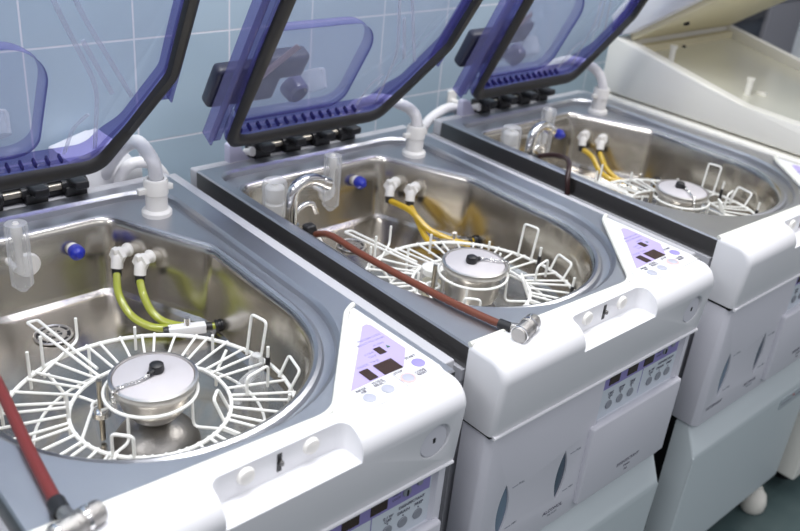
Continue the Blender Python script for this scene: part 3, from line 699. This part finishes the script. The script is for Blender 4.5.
vent(0, [(.3683, .4894, .020), (.3683, .4894, .050), (.3670, .495, .066), (.3650, .520, .079), (.3680, .550, .072), (.3640, .590, .044), (.358, .630, -.005), (.355, .655, -.05)], 'milky bent hose in a white cap on the nearest washer')
vent(1, [(.3683, .4894, .020), (.3683, .4894, .045), (.3660, .497, .060), (.3600, .520, .068), (.350, .565, .066), (.340, .620, .040), (.335, .655, -.02)], 'white bent hose in a white cap on the middle washer', 'whose')
vent(2, [(.3683, .4894, .020), (.3683, .4894, .045), (.3640, .505, .070), (.352, .535, .082), (.335, .580, .075), (.325, .630, .030), (.32, .66, -.03)], 'white bent hose in a white cap on the far washer', 'whose')
bm = bmesh.new(); tube(bm, smooth_path([(.488, .615, 0), (.490, .615, .58), (.497, .612, .655), (.5085, .610, .681), (.5324, .610, .697), (.571, .612, .7055), (.602, .617, .693), (.618, .628, .66), (.622, .64, .58)], 8), .0095, 14)
finish(bm, 'water_hose', 'whose'); tag(bpy.data.objects['water_hose'], 'white water hose arching between the middle and far washers', 'hose')
bm = bmesh.new(); tube(bm, smooth_path([(-.115, .610, .60), (-.108, .610, .690), (-.092, .606, .716), (-.066, .606, .714), (-.044, .608, .697), (-.030, .612, .66), (-.028, .614, .56), (-.028, .614, 0)], 8), .0085, 14)
finish(bm, 'water_hose', 'whose'); tag(bpy.data.objects['water_hose.001'], 'white water hose behind the right back corner of the nearest washer', 'hose')
# wall tap fitting behind the far washer
t = thing('wall_fitting', 'small white pipe fitting on the tiled wall behind the far washer lid', 'fitting', (.665, .70, H - .0175))
bm = bmesh.new(); box(bm, (-.012, -.006, -.020), (.012, 0, .022), .002); finish(bm, 'plate', 'wplug', t)
bm = bmesh.new(); lathe(bm, [(.006, 0), (.006, .025), (.009, .026), (.009, .036), (0, .036)], 16, (0, -.004, 0), (0, -1, 0)); finish(bm, 'nozzle', 'wplug', t)
# white carton behind the nearest washer
t = thing('carton', 'white carton standing behind the nearest washer by the wall', 'box', (-.115, .657, .0))
bm = bmesh.new(); prism(bm, [(-.062, 0), (.050, 0), (.050, .700), (.012, .748), (-.062, .730)], -.035, .035, .002, plane='xz'); finish(bm, 'body', 'card', t)
bm = bmesh.new(); prism(bm, [(-.060, .728), (-.002, .744), (-.004, .748), (-.062, .732)], -.038, .030, plane='xz'); finish(bm, 'flap', 'card', t)

# clear jar in the middle basket
t = thing('clear_jar', 'small clear jar beside the steel cup in the middle basket', 'jar', off(1, (.178, .232, H - .1055)))
bm = bmesh.new(); lathe(bm, [(.017, 0), (.0185, .004), (.0185, .040), (.016, .046), (.012, .048), (0, .048)], 28); finish(bm, 'glass', 'clear', t)
bm = bmesh.new(); lathe(bm, [(.0145, .003), (.0145, .022), (0, .022)], 24); finish(bm, 'filling', 'cream2', t)
bm = bmesh.new(); lathe(bm, [(.015, .036), (.015, .044), (0, .044)], 24); finish(bm, 'stopper', 'cream', t)
# clear spray nozzle lying at the right of the nearest basket
t = thing('spray_nozzle', 'clear plastic spray nozzle at the right wall of the nearest sink', 'nozzle', off(0, (.326, .178, H - .1125)))
bm = bmesh.new(); lathe(bm, [(.014, 0), (.014, .02), (.009, .03), (.009, .048), (.006, .056), (0, .056)], 20); finish(bm, 'body', 'clear', t)
bm = bmesh.new(); tube(bm, smooth_path([(0, 0, .03), (-.012, -.008, .036), (-.028, -.012, .030), (-.036, -.014, .012)], 6), .006, 12); finish(bm, 'arm', 'clear', t)

# ------------------------------------------------------------------ cream machine at the right
def make_cream():
    X0 = OFF[2][0] + .495; t = thing('cream_processor', 'cream machine with raised lid to the right of the far washer', 'machine'); Wd = .445
    prof = [(.575, 0), (.575, -.70), (-.10, -.70), (-.10, .0), (-.085, .045), (.12, .050), (.245, .056), (.555, .116), (.575, .112)]
    prof = [(.580, -.004), (.580, .108), (.560, .117), (.245, .055), (.10, .050), (-.09, .046), (-.105, .036), (-.105, -.004)]
    bm = bmesh.new(); prism(bm, [(a, b + H) for a, b in prof], 0, Wd, .006, plane='yz'); body = finish(bm, 'body', 'cream', t)
    # tray recess follows the sloping top
    bm = bmesh.new(); prism(bm, [(a, b + H) for a, b in ((.535, .16), (.535, .070), (.24, .022), (-.07, .016), (-.07, .16))], .028, Wd - .028, plane='yz'); c = finish(bm, 'cut', 'cream'); boolean(body, [c], bevel=.003)
    bm = bmesh.new(); prism(bm, [(a, b + H) for a, b in ((.533, .090), (.533, .072), (.24, .024), (-.068, .018), (-.068, .030), (.24, .036))], .030, Wd - .030, plane='yz'); finish(bm, 'tray', 'tray', t)
    bm = bmesh.new(); box(bm, (.030, .515, H + .075), (Wd - .03, .534, H + .102), .002); finish(bm, 'back_ledge', 'cream2', t)
    bm = bmesh.new(); prism(bm, [(.575, H - .009), (-.108, H - .009), (-.108, H - .05), (-.085, .045), (.575, .045)], -.010, Wd - .006, .006, plane='yz'); finish(bm, 'base', 'cream', t)
    for x in (.06, Wd - .06):
        for y in (-.04, .5):
            bm = bmesh.new(); lathe(bm, [(.02, 0), (.02, .05)], 16, (x, y, 0)); finish(bm, 'foot', 'black', t)
    for x, y, z in ((.075, .465, .062), (.120, .300, .030)):
        bm = bmesh.new(); lathe(bm, [(.016, 0), (.016, .004), (.007, .006), (.0065, .052), (.0085, .054), (.0085, .060), (0, .060)], 18, (x, y, z + H - .008)); finish(bm, 'post', 'cream', t)
    bm = bmesh.new(); lathe(bm, [(.012, 0), (.011, .022), (0, .024)], 18, (.165, .290, .026 + H)); finish(bm, 'stud', 'cream', t)
    bm = bmesh.new(); lathe(bm, [(.008, 0), (.008, .01), (0, .011)], 14, (.24, .21, .016 + H)); finish(bm, 'stud', 'bowl', t)
    # lid, hinged at the back, open about 35 degrees
    th = math.radians(35); bm = bmesh.new()
    def D(s, n): return (.560 - s * math.cos(th) - n * -math.sin(th) * 1, .118 + s * math.sin(th) + n * math.cos(th))
    pl = [D(0, .0), D(.03, -.008), D(.60, -.008), D(.62, .0), D(.60, .050), D(.05, .062), D(.0, .045)]
    prism(bm, [(a, b + H) for a, b in pl], -.004, Wd + .004, .006, plane='yz'); lid = finish(bm, 'lid', 'white', t)
    bm = bmesh.new(); pl = [D(.015, -.020), D(.585, -.020), D(.585, -.004), D(.015, -.004)]
    prism(bm, [(a, b + H) for a, b in pl], .020, Wd - .016, .004, plane='yz'); finish(bm, 'lid_lining', 'cream2', lid)
    bm = bmesh.new(); lathe(bm, [(.006, 0), (.006, .006), (0, .007)], 12, (.105, D(.10, -.02)[0], D(.10, -.02)[1] + H), (0, -.5, -1)); finish(bm, 'lid_screw', 'black', lid)
    bm = bmesh.new(); lathe(bm, [(.005, 0), (.005, .006), (0, .007)], 12, (.20, .516, .085 + H), (0, -1, 0)); finish(bm, 'screw', 'black', t)
    t.location = (X0, 0, 0)
make_cream()

# ------------------------------------------------------------------ far right, behind the cream machine
t = thing('grey_pillar', 'grey pillar behind the cream machine at the right', 'pillar', (1.83, .640, 0))
bm = bmesh.new(); box(bm, (-.105, -.06, 0), (.095, .055, 2.4), .004); finish(bm, 'shaft', 'pillar', t)
bm = bmesh.new(); box(bm, (-.106, -.061, .835), (.096, .0, .838)); finish(bm, 'joint', 'navy2', t)
t = thing('dark_cabinet', 'dark steel cabinet between the grey pillar and the cream machine', 'cabinet', (1.53, .640, 0))
bm = bmesh.new(); box(bm, (-.18, -.05, 0), (.19, .055, 1.05), .004); finish(bm, 'body', 'navy', t)
bm = bmesh.new(); box(bm, (-.17, -.056, .80), (.18, -.049, 1.04), .002); d_ = finish(bm, 'door', 'navy2', t)
bm = bmesh.new(); box(bm, (.14, -.066, .83), (.15, -.055, .90), .002); finish(bm, 'handle', 'navy', d_)
t = thing('white_rail', 'white slanting rail at the far right edge beside the grey pillar', 'rail', (2.145, .66, .0))
bm = bmesh.new(); box(bm, (-.012, -.02, 0), (.012, .02, 2.2), .003); finish(bm, 'bar', 'frame', t)
bm = bmesh.new(); box(bm, (-.03, -.03, 0), (.03, .03, .01), .002); finish(bm, 'base', 'frame', t)
bm = bmesh.new(); box(bm, (1.30, -.10, 0), (1.50, .02, .012), .003); o = finish(bm, 'floor_mat', 'rust'); tag(o, 'brown mat on the floor under the cream machine', 'mat')

# ------------------------------------------------------------------ the room
def structure(name, m, lo, hi):
    bm = bmesh.new(); box(bm, lo, hi); o = finish(bm, name, m, smooth=False); o['kind'] = 'structure'; return o
structure('floor', 'floor', (-2.6, -3.0, -.05), (3.2, .78, 0))
structure('wall_back', 'tile', (-2.6, .70, 0), (3.2, .78, 2.6))

# ------------------------------------------------------------------ light
def area(name, loc, rot, sx, sy, power, col=(1, 1, 1)):
    l = bpy.data.lights.new(name, 'AREA'); l.shape = 'RECTANGLE'; l.size = sx; l.size_y = sy; l.energy = power; l.color = col
    o = bpy.data.objects.new(name, l); COL.objects.link(o); o.location = loc; o.rotation_euler = rot; return o
area('ceiling_tubes_and_fill', (-.3, .05, 2.4), (0, 0, 0), 1.3, .30, 25, (.97, .98, 1))
area('ceiling_tubes_and_fill', (1.3, .05, 2.4), (0, 0, 0), 1.3, .30, 19, (1, .98, .95))
area('ceiling_tubes_and_fill', (-.3, -1.5, 2.4), (0, 0, 0), 1.3, .30, 7, (.97, .98, 1))
area('ceiling_tubes_and_fill', (1.3, -1.5, 2.4), (0, 0, 0), 1.3, .30, 6, (.97, .98, 1))
area('ceiling_tubes_and_fill', (-2.1, -.3, 2.4), (0, math.radians(-30), 0), .30, 1.3, 16, (.97, .98, 1))  # added fill from the left for left-facing sides, not a room fixture
w = bpy.data.worlds.new('room_light'); scn.world = w; w.use_nodes = True
bg = w.node_tree.nodes['Background']
tc = w.node_tree.nodes.new('ShaderNodeTexCoord'); sx = w.node_tree.nodes.new('ShaderNodeSeparateXYZ'); cr = w.node_tree.nodes.new('ShaderNodeValToRGB')
mr = w.node_tree.nodes.new('ShaderNodeMapRange'); mr.inputs['From Min'].default_value = -1
w.node_tree.links.new(tc.outputs['Generated'], sx.inputs[0]); w.node_tree.links.new(sx.outputs['Z'], mr.inputs[0]); w.node_tree.links.new(mr.outputs[0], cr.inputs[0]); w.node_tree.links.new(cr.outputs[0], bg.inputs[0])
cr.color_ramp.elements[0].position = .35; cr.color_ramp.elements[0].color = (.16, .165, .18, 1)
cr.color_ramp.elements[1].position = .9; cr.color_ramp.elements[1].color = (.80, .81, .88, 1)
e_ = cr.color_ramp.elements.new(.55); e_.color = (.30, .30, .335, 1)
bg.inputs[1].default_value = .85

# ------------------------------------------------------------------ camera
cam = bpy.data.cameras.new('camera'); co = bpy.data.objects.new('camera', cam); COL.objects.link(co)
Rc = ((.7454287366885819, -.6605975368917538, .08914534632504878), (-.24835556384950525, -.39934168925466373, -.8825223674945731), (.6185915554094312, .6357177907497792, -.4617438446805342))
m4 = Matrix(((Rc[0][0], -Rc[1][0], -Rc[2][0], -.63487), (Rc[0][1], -Rc[1][1], -Rc[2][1], -.53565), (Rc[0][2], -Rc[1][2], -Rc[2][2], .51830 + H), (0, 0, 0, 1)))
co.matrix_world = m4
cam.sensor_width = 36; cam.sensor_fit = 'HORIZONTAL'; cam.lens = 884.94 / 800 * 36; cam.clip_start = .02
cam.dof.use_dof = True; cam.dof.focus_distance = 1.05; cam.dof.aperture_fstop = 5.6
scn.camera = co
scn.view_settings.view_transform = 'Standard'; scn.view_settings.look = 'None'; scn.view_settings.exposure = 0
